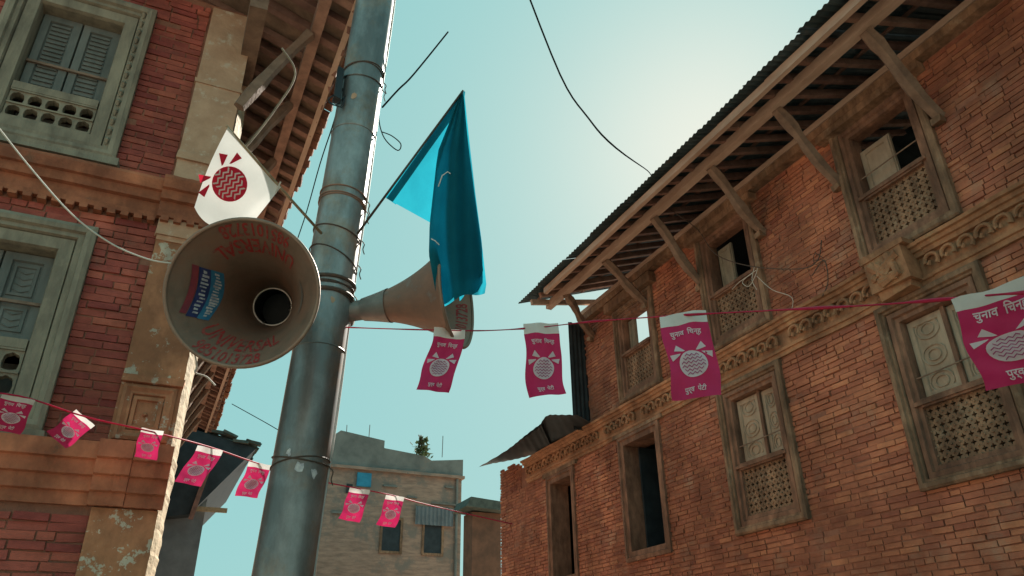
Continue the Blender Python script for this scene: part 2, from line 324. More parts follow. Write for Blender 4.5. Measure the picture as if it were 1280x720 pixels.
# windows
rose = lambda th: .52+.22*math.cos(4*th)
ring = lambda th: .62+.10*math.cos(8*th)
def shutter_panel(name, T, u0, u1, v0, v1, w, win, m='shutter', carve=True):
    mb = MB(); mb.fbox(T, u0, u1, v0, v1, w-.03, w)
    frame(mb, T, u0+.012, u1-.012, v0+.012, v1-.012, [(0, w), (.004, w+.014), (.05, w+.016), (.058, w+.001)])
    if carve:
        hgt = v1-v0; uc = (u0+u1)/2; rw = (u1-u0)/2-.075
        for k in range(3):
            vc = v0+hgt*(k+.5)/3
            for sc in (1., .55):
                pts = [T(uc+rw*sc*math.cos(t), vc+hgt*.125*sc*math.sin(t), w+.006) for t in np.linspace(0, 2*math.pi, 17)]
                mb.tube(pts, .008, 5, False)
    return mb.build('shutter', m, win)
def carved_window(u0, u1, v0, v1, kind, T=TR, house=RH):
    win = empty('window', T((u0+u1)/2, v0, 0), house)
    mb = MB(); frame(mb, T, u0-.015, u1+.015, v0-.02, v1+.03, [(0, -.02), (.0, .055), (.02, .07), (.055, .07), (.065, .045), (.085, .045), (.09, .03), (.095, -.1)])
    mb.build('outer_frame', 'wood', win)
    a = .085; mb = MB(); frame(mb, T, u0+a, u1-a, v0+a-.02, v1-a+.02, [(0, .02), (.005, .034), (.05, .036), (.06, .01), (.10, .008), (.108, -.03), (.108, -.15)])
    mb.build('inner_frame', 'woodred', win)
    i0, i1 = u0+a+.108, u1-a-.108; b0, b1 = v0+a-.02+.108, v1-a+.02-.108
    zr = b0+.50
    mb = MB(); mb.fbox(T, i0, i1, zr, zr+.075, -.22, .028); mb.fbox(T, i0-.06, i1+.06, zr+.02, zr+.055, .0, .045); mb.build('rail', 'woodred', win)
    if kind != 'open':
        mb = MB(); n = 9; lattice(mb, T, i0, i1, b0, zr, n, 7, -.05, -.02, rose, 16); lattice(mb, T, i0, i1, b0, zr, n, 7, -.075, -.052, ring, 10)
        for i in range(n+1):
            for j in range(8):
                c = (i0+(i1-i0)*i/n, b0+(zr-b0)*j/7)
                mb.tube([T(*c, -.022), T(*c, -.008)], [.014, .007], 6)
        mb.build('lattice', 'wood', win)
    t0 = zr+.077
    if kind == 'A1':
        shutter_panel('s', T, i0+(i1-i0)*.46, i1-.003, t0, b1-.16, -.10, win, carve=False)
    if kind == 'B1':
        shutter_panel('s', T, i0+(i1-i0)*.62, i1-.003, t0, b1-.05, -.16, win, 'woodgrey', carve=False)
    if kind in ('B0', 'A0'):
        uc = i0+(i1-i0)*.42
        shutter_panel('s', T, i0+.003, uc-.008, t0, b1-.005, -.09, win); shutter_panel('s', T, uc+.008, i1-.003, t0, b1-.005, -.075, win)
        mb = MB(); mb.fbox(T, uc-.02, uc+.02, t0, b1, -.07, -.045); mb.build('meeting_stile', 'woodred', win)
    if kind == 'C1': shutter_panel('s', T, i0+(i1-i0)*.72, i1-.003, t0, b1-.01, -.10, win, 'woodgrey', carve=False)
    if kind in ('A1', 'B0', 'A0'):
        mb = MB(); mb.tube([T(i0-.02, t0+.22, -.02), T((i0+i1)/2, t0+.205, -.01), T(i1+.02, t0+.2, -.02)], .007, 6); mb.build('cross_bar', 'strut', win)
    return win, (i0, i1, b0, b1, zr)
for k, h in wins.items():
    if k in ('C0', 'D0'):
        win = empty('window', TR((h[0]+h[1])/2, h[2], 0), RH); mb = MB()
        frame(mb, TR, h[0]-.02, h[1]+.02, h[2]-.02, h[3]+.03, [(0, -.02), (0, .04), (.05, .05), (.06, .025), (.13, .02), (.14, -.32)]); mb.build('frame', 'woodred', win)
        mb = MB(); mb.fbox(TR, h[0]-.12, h[1]+.12, h[3]+.032, h[3]+.10, -.02, .05, jit=.004); mb.build('lintel', 'wood', win)
        if k == 'C0':
            mb = MB(); p0 = TR(h[1]-.15, 0, -.2); mb.box((6.2, h[1]-.19, h[2]+.12), (6.75, h[1]-.16, h[3]-.12)); mb.build('shutter', 'tindark', win)
    else: carved_window(*h, k if k in ('A1', 'B1', 'C1', 'A0', 'B0') else 'B0')
# timbers above the upper windows
mb = MB(); mb.beam(TR(1, 6.93, .03), TR(9.98, 6.95, .03), .16, .10, jit=.008); mb.build('wall_plate', 'wood', RH)
mb = MB(); mb.beam(TR(1, 7.03, .0), TR(9.92, 7.05, .0), .22, .07, jit=.008); mb.build('wall_plate', 'beam', RH)
for a, b in (A, Bw, Cw):
    mb = MB(); mb.fbox(TR, a-.12, b+.12, 6.78 if (a, b) != Cw else 6.70, 6.87 if (a, b) != Cw else 6.86, 0.0, .135, jit=.006); mb.build('lintel', 'wood', RH)
# roof
RF = empty('roof', (8, 5, 7), RH)
SL = .36; ROOFZ = lambda x: 7.16+(x-5.2)*SL
def sheet_mesh(y0, y1, x0, x1, zoff, amp=.011, per=.076, skew=0., zf=ROOFZ):
    mb = MB(); n = max(4, int((y1-y0)/per*6))
    ys = np.linspace(y0, y1, n+1); xs = [x0, x0+.25, (x0+x1)/2, x1]; vs = []; fs = []
    for j, xx in enumerate(xs):
        for yy in ys: vs.append((xx+skew*(yy-y0), yy, zf(xx)+zoff+amp*math.sin(2*math.pi*yy/per)))
    for j in range(3): fs += [(j*(n+1)+i, j*(n+1)+i+1, (j+1)*(n+1)+i+1, (j+1)*(n+1)+i) for i in range(n)]
    mb.add(vs, fs); return mb
y = -2.8; k = 0
while y < 9.8:
    e = min(y+.84, 9.86); x0 = 4.70+random.uniform(-.03, .03)+(-.02 if e > 9.8 else 0)
    o = sheet_mesh(y, e, x0, 8.52, .004+.012*(k % 2)+random.uniform(0, .004), skew=random.uniform(-.02, .02)).build('roof_sheet', 'tin', RF, smooth=True); y += .79; k += 1
mb = MB(); mb.box((8.5, -3, 8.35), (8.56, 9.8, 8.45)); mb.build('ridge_board', 'beam', RF)
mb = sheet_mesh(-2.8, 9.8, 8.5, 11.5, 0, zf=lambda x: 8.36-(x-8.5)*SL, per=.3); mb.build('roof_sheet', 'tin', RF)
y = -2.6
while y < 9.7:
    yy = y+random.uniform(-.04, .04)
    mb = MB(); mb.beam((4.88, yy, ROOFZ(4.88)-.062), (8.5, yy+random.uniform(-.05, .05), ROOFZ(8.5)-.062), .06, .075, jit=.005); mb.build('rafter', 'rafter', RF); y += .28
for xx in (5.02, 5.55, 5.85):
    mb = MB(); mb.beam((xx, -2.6, ROOFZ(xx)-.012), (xx, 9.75, ROOFZ(xx)-.012), .05, .022, up=(-SL, 0, 1), jit=.004); mb.build('batten', 'rafter', RF)
mb = MB(); mb.beam((5.2, -2.8, 6.985), (5.2, 5.0, 6.99), .10, .12, jit=.006); mb.build('purlin', 'beam', RF)
mb = MB(); mb.beam((5.205, 4.98, 6.995), (5.195, 9.74, 6.99), .095, .115, jit=.006); mb.build('purlin', 'beam', RF)
mb = MB(); mb.beam((4.87, -2.8, 6.935), (4.87, 4.2, 6.94), .05, .10, jit=.006); mb.build('eave_board', 'beam', RF)
mb = MB(); mb.beam((4.875, 4.2, 6.945), (4.86, 9.2, 6.94), .05, .09, jit=.006); mb.build('eave_board', 'beam', RF)
mb = MB(); mb.beam((4.82, 9.62, 6.93), (6.3, 9.80, 7.30), .06, .09, jit=.006); mb.build('barge_rafter', 'beam', RF)
# struts: crooked hewn timbers from the wall up to the purlin
for f_, t_ in (((3.31, 6.22), 3.25), ((4.53, 6.25), 4.44), ((5.72, 6.33), 5.56), ((6.93, 6.2), 6.74), ((8.17, 6.48), 7.98), ((9.75, 6.6), 9.15), ((2.0, 6.22), 2.0)):
    a = TR(*f_, .0); b = np.array([5.2, t_, 6.93]); m_ = (a+b)/2+np.array([-.01, 0, -.02])
    mb = MB(); pts = smoothpath([a+np.array([.05, 0, -.04]), a+(m_-a)*.5+np.array([-.01, .008, .0]), m_, m_+(b-m_)*.5+np.array([.005, -.008, .012]), b], 3)
    mb.tube(pts, [.068-.012*math.sin(i*1.1)*.7+random.uniform(-.007, .007) for i in range(len(pts))], 6); mb.build('strut', 'strut', RH)
    mb = MB(); mb.fbox(TR, f_[0]-.05, f_[0]+.05, f_[1]-.10, f_[1]-.03, 0, .085, jit=.012); mb.build('strut_block', 'wood', RH)
# tin sheet closing the gable end and the low tin roof on the broken wall
mb = MB(); n = 40
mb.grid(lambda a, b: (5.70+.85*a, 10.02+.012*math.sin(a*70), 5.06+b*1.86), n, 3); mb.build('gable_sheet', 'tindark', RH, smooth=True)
def leanto(pts_in, pts_out, name):
    mb = MB(); n = 60
    P = smoothpath([onx(*p, 5.95) for p in pts_in], 6); Q = smoothpath([onx(*p, 5.38) for p in pts_out], 6)
    ip = lambda L, t: L[min(int(t*(len(L)-1)), len(L)-2)]*(1-(t*(len(L)-1)-min(int(t*(len(L)-1)), len(L)-2)))+L[min(int(t*(len(L)-1)), len(L)-2)+1]*(t*(len(L)-1)-min(int(t*(len(L)-1)), len(L)-2))
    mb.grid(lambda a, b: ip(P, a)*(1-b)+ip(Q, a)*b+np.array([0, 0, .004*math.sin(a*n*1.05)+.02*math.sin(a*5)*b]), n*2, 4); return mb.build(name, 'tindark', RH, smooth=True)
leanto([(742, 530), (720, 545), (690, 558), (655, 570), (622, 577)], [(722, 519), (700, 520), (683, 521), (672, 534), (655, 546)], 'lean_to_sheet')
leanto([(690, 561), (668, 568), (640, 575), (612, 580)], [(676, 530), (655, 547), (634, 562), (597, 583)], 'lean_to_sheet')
# small white cord bundle in the window, wires on the wall are things of their own further down
# ================================================================== LEFT HOUSE
LH = empty('brick_house', (-3, 9, 0)); tag(LH, 'dark red brick corner house with plaster pilaster and clay tile eave beside the pole', 'house')
UW = (-1.72, -.745, 4.95, 6.45); LW = (-1.75, -.725, 2.95, 4.38)
lh = [UW, LW]
mb = MB(); core(mb, TL, -4, -.02, 0, 6.75, lh, -.35, -.006); mb.box((-4, 17.0, 0), (-.35, 17.2, 6.3)); mb.box((-4.1, YL+.1, 0), (-3.9, 17.1, 6.6)); mb.box((-4, YL+.1, 6.76), (-.3, 17.1, 6.86)); mb.box((-3.9, YL+.36, 4.6), (-.35, 17.0, 4.7))
mb.build('wall', 'mortar', LH)
brickwork(TL, -3.2, -.36, 1.9, 6.7, lh+[(-9, 9, 4.53, 4.86), (-9, 9, 2.50, 2.92)], LH, 'brick2')
mb = MB(); mb.box((-.32, YL+.35, 0), (.03, 8.6, 6.3)); mb.build('side_wall', 'plasterbeige', LH)
mb = MB(); mb.box((-.32, 8.602, 0), (.02, 17.2, 6.3)); mb.build('side_wall', 'farwall', LH)  # far stretch given a dark colour to bounce less sunlight under the eave
def left_window(u0, u1, v0, v1, upper):
    win = empty('window', TL((u0+u1)/2, v0, 0), LH)
    mb = MB(); frame(mb, TL, u0, u1, v0, v1, [(0, -.02), (0, .06), (.03, .075), (.06, .07), (.07, .045), (.10, .05), (.108, .03), (.112, 0)])
    if upper:
        for k in range(15): mb.tube([TL(u1-.085, v0+.12+k*.09, .05), TL(u1-.085, v0+.15+k*.09, .065), TL(u1-.085, v0+.18+k*.09, .05)], [.008, .016, .008], 6)
    mb.build('outer_frame', 'woodgrey', win)
    mb = MB(); frame(mb, TL, u0+.112, u1-.112, v0+.105, v1-.112, [(0, .015), (.005, .03), (.085, .028), (.095, .0), (.10, -.25)]); mb.build('inner_frame', 'woodgrey', win)
    i0, i1, b0, b1 = u0+.212, u1-.212, v0+.205, v1-.212
    arch = lambda th: (.80/max(abs(math.cos(th)), abs(math.sin(th)))**.6)*(1-(.22*abs(math.sin(2.5*(th-math.pi/2))) if math.sin(th) > .15 else 0))
    z1 = b0+.235 if upper else b0+.30
    mb = MB(); lattice(mb, TL, i0, i1, b0, z1, 5, 2, -.06, -.0, arch, 20)
    for j in (0, 1, 2): mb.fbox(TL, i0, i1, b0+(z1-b0)*j/2-.007, b0+(z1-b0)*j/2+.007, -.03, .012)
    mb.build('lattice', 'woodgrey', win)
    mb = MB(); mb.fbox(TL, i0, i1, z1+.008, z1+.07, -.12, .015); mb.build('rail', 'woodgrey', win)
    mb = MB(); mb.fbox(TL, i0, i1, b0, z1, -.30, -.28); mb.build('back_panel', 'shutterteal', win)
    n = 2; w = (i1-i0)/n
    for k in range(n):
        s = MB(); a, b = i0+k*w+.004, i0+(k+1)*w-.004; s.fbox(TL, a, b, z1+.072, b1-.004, -.14, -.11)
        frame(s, TL, a, b, z1+.072, b1-.004, [(0, -.11), (.003, -.092), (.055, -.09), (.062, -.108)])
        zz = z1+.16
        if upper:
            while zz < b1-.08: s.fbox(TL, a+.07, b-.07, zz, zz+.022, -.11, -.097); zz += .042
        else:
            for q0, q1 in ((z1+.15, z1+.32), (z1+.40, b1-.08)):
                frame(s, TL, a+.07, b-.07, q0, q1, [(0, -.11), (.004, -.10), (.02, -.098), (.026, -.108)])
                for k2 in range(int((q1-q0)/.05)): s.tube([TL(a+.10, q0+.05+.045*k2, -.109), TL((a+b)/2, q0+.03+.045*k2, -.104), TL(b-.10, q0+.05+.045*k2, -.109)], .005, 5)
        s.build('shutter', 'shutterteal', win)
    mb = MB(); mb.fbox(TL, i0-.0, i1, z1+.34, z1+.36, -.088, -.07); mb.build('cross_bar', 'strut', win)
    mb = MB(); mb.fbox(TL, u0-.05, u1+.03, v0-.07, v0-.003, -.02, .10, jit=.006); mb.build('sill', 'woodgrey', win)
left_window(*UW, True); left_window(*LW, False)
def ledge(v0, v1, u0, u1, steps, name, m, teeth=False):
    mb = MB(); n = 14; us = np.linspace(u0, u1, n+1); k = len(steps); vs = []; fs = []
    for u in us:
        d = random.uniform(-.0025, .0025); vs += [TL(u, v0+(v1-v0)*t+d, w) for t, w in steps]
    for i in range(n): fs += [(i*k+j, i*k+j+1, (i+1)*k+j+1, (i+1)*k+j) for j in range(k-1)]
    fs += [tuple(range(k)), tuple(range(n*k, n*k+k))[::-1]]
    mb.add(vs, fs); o = mb.build(name, m, LH)
    if teeth:
        u = u0+.03
        while u < u1-.03:
            t = MB(); t.fbox(TL, u, u+.05, v0-.035, v0+.0, -.0, steps[1][1]+.015, jit=.004); t.build('tooth', m, o); u += .085
    return o
st = [(0, 0), (0, .05), (.12, .055), (.14, .035), (.42, .04), (.44, .075), (.66, .085), (.68, .11), (.92, .125), (1, .12), (1, -.02)]
ledge(4.55, 4.85, -3.2, -.395, st, 'ledge', 'terracotta', True); ledge(4.55, 4.86, -.393, .02, [(t, w+.045) for t, w in st], 'ledge', 'terracotta', True)
st2 = [(0, 0), (0, .03), (.2, .035), (.22, .06), (.45, .065), (.47, .09), (.7, .10), (.72, .125), (1, .13), (1, -.02)]
ledge(2.54, 2.90, -3.2, -.395, st2, 'ledge', 'terracotta'); ledge(2.54, 2.91, -.393, -.2, [(t, w+.05) for t, w in st2], 'ledge', 'terracotta'); ledge(2.54, 2.905, -.198, .02, [(t, w+.04) for t, w in st2], 'ledge', 'terracotta')
# pilaster
PI_ = empty('pilaster', (-.18, YL, 1.7), LH)
mb = MB(); mb.fbox(TL, -.365, .0, .3, 2.535, -.1, .03); mb.fbox(TL, -.365, .0, 2.915, 4.545, -.1, .035, jit=.003); mb.build('shaft', 'plaster', PI_)
mb = MB(); mb.fbox(TL, -.35, -.012, 4.865, 6.7, -.1, .03, jit=.004); mb.fbox(TL, -.36, .0, 5.10, 5.16, .0, .055, jit=.004); mb.fbox(TL, -.355, -.004, 5.16, 5.185, .0, .043, jit=.003); mb.fbox(TL, -.36, .0, 5.86, 5.90, .0, .04, jit=.004); mb.build('upper_shaft', 'plasterbeige', PI_)
mb = MB(); mb.fbox(TL, -.38, .012, 4.42, 4.545, .0, .075, jit=.008); mb.fbox(TL, -.37, .006, 4.385, 4.42, .0, .05, jit=.006); mb.build('capital', 'plasterbeige', PI_)
mb = MB(); frame(mb, TL, -.345, -.03, 2.95, 3.31, [(0, .03), (0, .055), (.02, .065), (.045, .05), (.06, .05), (.066, .036)]); frame(mb, TL, -.275, -.10, 3.02, 3.235, [(0, .03), (0, .048), (.022, .052), (.028, .036)])
mb.fbox(TL, -.37, .004, 3.32, 3.37, .0, .075, jit=.005); mb.tube([TL(-.19, 3.12, .03), TL(-.19, 3.12, .055)], [.02, .008], 8); mb.build('panel', 'plaster', PI_)
# pale ragged edge where the street side of the corner catches the sun
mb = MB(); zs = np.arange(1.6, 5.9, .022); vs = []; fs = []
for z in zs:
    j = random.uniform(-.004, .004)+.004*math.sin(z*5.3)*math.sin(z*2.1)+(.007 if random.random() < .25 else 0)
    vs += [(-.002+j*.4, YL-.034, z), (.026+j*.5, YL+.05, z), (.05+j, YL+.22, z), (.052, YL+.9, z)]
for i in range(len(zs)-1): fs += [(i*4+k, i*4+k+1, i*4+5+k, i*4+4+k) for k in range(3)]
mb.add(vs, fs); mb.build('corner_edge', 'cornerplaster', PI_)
# side eave: struts, purlins, rafters, clay tiles
RL = empty('roof', (.3, 8, 6.4), LH)
EZ = lambda x: 6.52+(.78-x)*.34
ex = lambda y: float(np.interp(y, [3.5, 5.4, 8.3, 13.4, 17.4], [.83, .80, .69, .76, .79])); YE = 17.3
y = 4.2
while y < YE:
    yy = y+random.uniform(-.03, .03); e = ex(yy)
    mb = MB(); mb.beam((-1.2, yy+random.uniform(-.1, .1), EZ(-1.2)-.04), (e-.05, yy, EZ(e)-.045), .075, .07, jit=.006); mb.build('rafter', 'rafter', RL); y += .26
for xx, dz in ((.42, -.15), (.66, -.095)):
    mb = MB(); mb.beam((xx+.06, 4.2, EZ(xx)+dz), (xx-.03, YE, EZ(xx)+dz), .09 if xx < .5 else .05, .10 if xx < .5 else .04, jit=.005); mb.build('purlin', 'rafter' if xx < .5 else 'beam', RL)
for yy in np.arange(4.9, YE-.2, .95):
    mb = MB(); pts = smoothpath([(.0, yy+.05, 5.55), (.12, yy+.02, 5.82), (.28, yy+.03, 6.18), (.43, yy, 6.45)], 3); mb.tube(pts, [.052+random.uniform(-.007, .007) for _ in pts], 5); mb.build('strut', 'strut', LH)
mb = MB(); mb.beam((.0, 4.6, 6.35), (.0, YE, 6.35), .14, .16, jit=.006); mb.build('wall_plate', 'strut', LH)
mb = MB(); mb.grid(lambda a, b: (-1.2+a*(1.2+ex(4.2+b*13.1)-.03), 4.2+b*13.1, EZ(-1.2+a*(1.2+ex(4.2+b*13.1)))+.0), 4, 30); mb.build('roof_boards', 'strut', RL)
tm = MB(); tm.box((-.11, -.062, -.012), (.09, .062, .012), jit=.004); tm.tube([(-.11, .05, .008), (.09, .05, .012)], .018, 6)
tme = bpy.data.meshes.new('roof_tile'); tme.from_pydata(tm.v, [], tm.f); tme.materials.append(M['tile'])
for r in range(2):
    y = 4.2
    while y < YE:
        e = ex(y)-.04-.15*r; o = bpy.data.objects.new('roof_tile', tme); link(o, RL, (e+random.uniform(-.015, .02), y, EZ(e)+.035+.014*random.random()))
        o.rotation_euler = (random.uniform(-.12, .12), .32+random.uniform(-.1, .05), random.uniform(-.1, .1)); y += .128
# ================================================================== HOUSES FURTHER OFF
FH = empty('tiled_house', (.2, 20, 0)); tag(FH, 'small dim house with dark mossy tile roof beyond the corner house', 'house')
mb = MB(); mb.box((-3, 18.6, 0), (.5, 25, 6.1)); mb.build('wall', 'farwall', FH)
mb = MB(); mb.box((.15, 18.5, 3.2), (.95, 19.0, 5.4)); mb.build('bay', 'slate', FH)
P_ = [(-.9, 7.0), (1.80, 6.42), (.62, 4.85), (-.9, 4.6)]
mb = MB(); mb.add([(x, 18.1, z) for x, z in P_]+[(x, 24.5, z) for x, z in P_], [(0, 1, 2, 3), (0, 4, 5, 1), (1, 5, 6, 2), (4, 7, 6, 5), (0, 3, 7, 4), (3, 2, 6, 7)]); mb.build('eave_soffit', 'tindark', FH)
mb = MB(); mb.beam((.66, 18.05, 4.75), (.92, 18.05, 6.3), .10, .10); mb.build('strut', 'rafter', FH)
mb = MB(); mb.box((.5, 18.3, 4.98), (1.4, 18.4, 5.07)); mb.build('ledge', 'cornerplaster', FH)
tf = MB(); tf.box((-.17, -.13, -.03), (.17, .13, .03), jit=.016); tf.tube([(-.17, .09, .03), (.17, .09, .045)], .045, 5)
tfe = bpy.data.meshes.new('roof_tile'); tfe.from_pydata(tf.v, [], tf.f); tfe.materials.append(M['mosstile'])
for i in range(10):
    for j in range(6):
        x = 1.72-.27*i; o = bpy.data.objects.new('roof_tile', tfe); link(o, FH, (x+random.uniform(-.03, .03), 18.12+j*.26, 6.45+(1.8-x)*.215+random.uniform(0, .15)+.06*(i > 3))); o.rotation_euler = (random.uniform(-.15, .15), .2+random.uniform(-.15, .15), random.uniform(-.2, .2))
GB = empty('grey_house', (7.5, 29, 0)); tag(GB, 'distant grey brown flat roofed building with parapet and blue panel', 'building')
mb = MB(); mb.box((5.0, 26, 0), (9.95, 33, 8.2)); mb.build('wall', 'fargrey', GB)
mb = MB()
mb.add([(4.98, 25.96, 8.2), (4.98, 25.96, 9.15), (5.35, 25.96, 9.45), (6.95, 25.96, 9.25), (6.95, 25.96, 8.98), (8.45, 25.96, 8.85), (8.75, 25.96, 8.7), (9.98, 25.96, 8.85), (9.98, 25.96, 8.2)], [tuple(range(9))])
v0 = list(mb.v); mb.add([(x, y+.25, z) for x, y, z in v0], [tuple(range(9))[::-1]]); n = 9
mb.f += [(i, (i+1) % n, n+(i+1) % n, n+i) for i in range(n)]; mb.t += [.5]*n; mb.build('parapet', 'fardark', GB)
mb = MB(); mb.box((4.93, 25.85, 8.12), (10.02, 26.3, 8.22)); mb.build('string_course', 'fargrey', GB)
mb = MB(); mb.box((6.05, 25.9, 7.55), (6.55, 25.98, 8.02)); mb.build('blue_panel', 'bluepanel', GB)
mb = MB(); mb.box((5.72, 25.93, 7.3), (5.92, 25.99, 7.6)); mb.build('vent', 'tindark', GB)
for xx, zz in ((7.4, 5.4), (8.9, 5.4)):
    win = empty('window', (xx, 26, zz), GB); mb = MB(); Tg = lambda u, v, w: np.array([u, 26-w, v])
    frame(mb, Tg, xx-.4, xx+.4, zz, zz+1.2, [(0, -.02), (0, .05), (.08, .05), (.09, .01)]); mb.build('frame', 'wood', win); mb = MB(); mb.fbox(Tg, xx-.32, xx+.32, zz+.08, zz+1.12, -.01, .012); mb.build('pane', 'tindark', win)
for xx, zz, w_ in ((7.0, 7.62, .5), (7.9, 7.3, .35), (8.8, 7.15, .9), (5.3, 6.6, .6), (9.3, 7.75, .3)):
    mb = MB(); mb.box((xx, 25.9, zz), (xx+w_, 25.99, zz+.05), jit=.01); mb.build('ledge', 'fardark', GB)
mb = MB(); mb.tube([(9.75, 25.93, 0), (9.75, 25.93, 8.1)], .05, 8); mb.build('drain_pipe', 'fardark', GB)
mb = MB(); mb.grid(lambda a, b: (8.2+1.4*a, 25.88+.02*math.sin(a*60), 6.4+.62*b), 60, 2); mb.build('tin_patch', 'slate', GB)
for xx in (5.6, 6.4, 9.2):
    mb = MB(); mb.tube([(xx, 26.1, 8.9), (xx+random.uniform(-.03, .03), 26.1, 9.6+random.uniform(0, .25))], .014, 5); mb.build('reinforcing_bar', 'wire', GB)
PL = empty('rooftop_plant', (8.42, 26.1, 8.8)); tag(PL, 'small leafy weed sprouting on parapet of grey building', 'plant')
mb = MB()
for k in range(4): mb.tube(smoothpath([(8.42, 26.1, 8.8), (8.42+random.uniform(-.1, .1), 26.1, 9.2), (8.42+random.uniform(-.2, .2), 26.1, 9.65)], 3), .012, 4)
mb.build('stem', 'strut', PL)
mb = MB()
for k in range(220):
    z = 8.85+.70*random.random()**1.1; r = .30*(1-.55*(z-8.85)/.7)*(.6+.5*math.sin(z*9)**2); c = np.array([8.42+random.gauss(0, r*.6), 26.1+random.gauss(0, r*.6), z]); d = np.array([random.gauss(0, .05) for _ in range(3)]); e = np.array([random.gauss(0, .04) for _ in range(3)]); mb.add([c-d, c+e, c+d, c-e], [(0, 1, 2, 3)])
mb.build('leaves', 'leaf', PL)
SR = empty('low_house', (9.2, 20, 0)); tag(SR, 'low dark roofed house between the grey building and brick house', 'house')
p = ony(582, 622, 21); q = ony(606, 626, 21)
mb = MB(); mb.box((p[0]+.3, 21.2, 0), (q[0]+.6, 21.9, p[2]-.35)); mb.build('wall', 'farwall', SR)
rfp = [(p[0]-.05, p[2]-.28), (p[0]+.1, p[2]), (q[0]+.8, q[2]-.05), (q[0]+.8, q[2]-.3)]
mb = MB(); mb.add([(x, 20.8, z) for x, z in rfp]+[(x, 22.0, z) for x, z in rfp], [(0, 1, 2, 3), (4, 7, 6, 5), (0, 4, 5, 1), (1, 5, 6, 2), (2, 6, 7, 3), (3, 7, 4, 0)]); mb.build('roof', 'mosstile', SR)
# ================================================================== POLE
P1 = at(368, 628, 3.88); P0 = None
ax = nrm(at(454, 93, 4.92)-P1); base = P1-ax*(P1[2]/ax[2]); topz = 6.6; top = P1+ax*((topz-P1[2])/ax[2])
polept = lambda z: base+(top-base)*z/topz
prad = lambda z: .148-.0052*z*1.0
PO = empty('utility_pole', base); tag(PO, 'grey metal utility pole leaning slightly, wrapped with binding wires', 'pole')
mb = MB(); zz = np.linspace(0, topz, 14); mb.tube([polept(z) for z in zz], [prad(z) for z in zz], 40); mb.build('shaft', 'steel', PO, smooth=True)
mb = MB(); mb.tube([polept(z)+np.array([.975, -.10, 0])*(prad(z)+.006)+np.array([.003*math.sin(z*5), 0, 0]) for z in np.linspace(.4, topz, 30)], .0075, 8); mb.build('conduit', 'white', PO, smooth=True)
def binding(z, tilt, n=1, m='wire', r=.004):
    mb = MB()
    for k in range(n):
        ph = random.uniform(0, 6); pts = []
        for t in np.linspace(0, 2*math.pi, 33):
            c = polept(z+k*.018); pts.append(c+np.array([math.cos(t), math.sin(t), 0])*(prad(z)+r*.8)+np.array([0, 0, tilt*math.sin(t+ph)*.5]))
        mb.tube(pts, r, 5, False)
    a = polept(z)+np.array([prad(z)+.003, -.02, 0])
    mb.tube(smoothpath([a, a+np.array([.02, 0, -.02]), a+np.array([.012, -.01, -.06]), a+np.array([.025, 0, -.085])], 3), r*.8, 5)
    return mb.build('binding_wire', m, PO)
zp = lambda py: float(P1[2]+ax[2]*np.interp(py, [93, 628], [np.linalg.norm(at(454, 93, 4.92)-P1), 0]))
binding(zp(100), .05, 2); binding(zp(112), .04, 1, 'steel'); binding(zp(290), .03, 2, 'hornout'); binding(zp(277), .02, 1, 'hornout'); binding(zp(330), .06, 1); binding(zp(362), .12, 1); binding(zp(400), .03, 2); binding(zp(413), .04, 2); binding(zp(592), .05, 2)
for py_, th_, sz in ((600, -1.75, .035), (604, -1.2, .028), (585, -2.2, .022), (150, -2.0, .03), (420, -1.5, .02)):
    z_ = zp(py_); c_ = polept(z_); r_ = prad(z_)+.0015; rg = [random.uniform(.35, .8) for _ in range(9)]
    mb = MB(); mb.add([c_+np.array([math.cos(th_), math.sin(th_), 0])*r_]+[c_+np.array([math.cos(th_+sz*rg[k]*math.cos(k*.698)/r_), math.sin(th_+sz*rg[k]*math.cos(k*.698)/r_), 0])*r_+np.array([0, 0, sz*1.5*rg[k]*math.sin(k*.698)]) for k in range(9)], [(0, 1+k, 1+(k+1) % 9) for k in range(9)]); mb.build('paper_scrap', 'sticker_white' if py_ > 500 else 'plasterbeige', PO)
for py_ in (190, 470):
    z_ = zp(py_); mb = MB(); mb.tube([polept(z_)+np.array([math.cos(t), math.sin(t), 0])*prad(z_) for t in np.linspace(0, 2*math.pi, 41)], .0045, 6, False); mb.build('weld_seam', 'steel', PO)
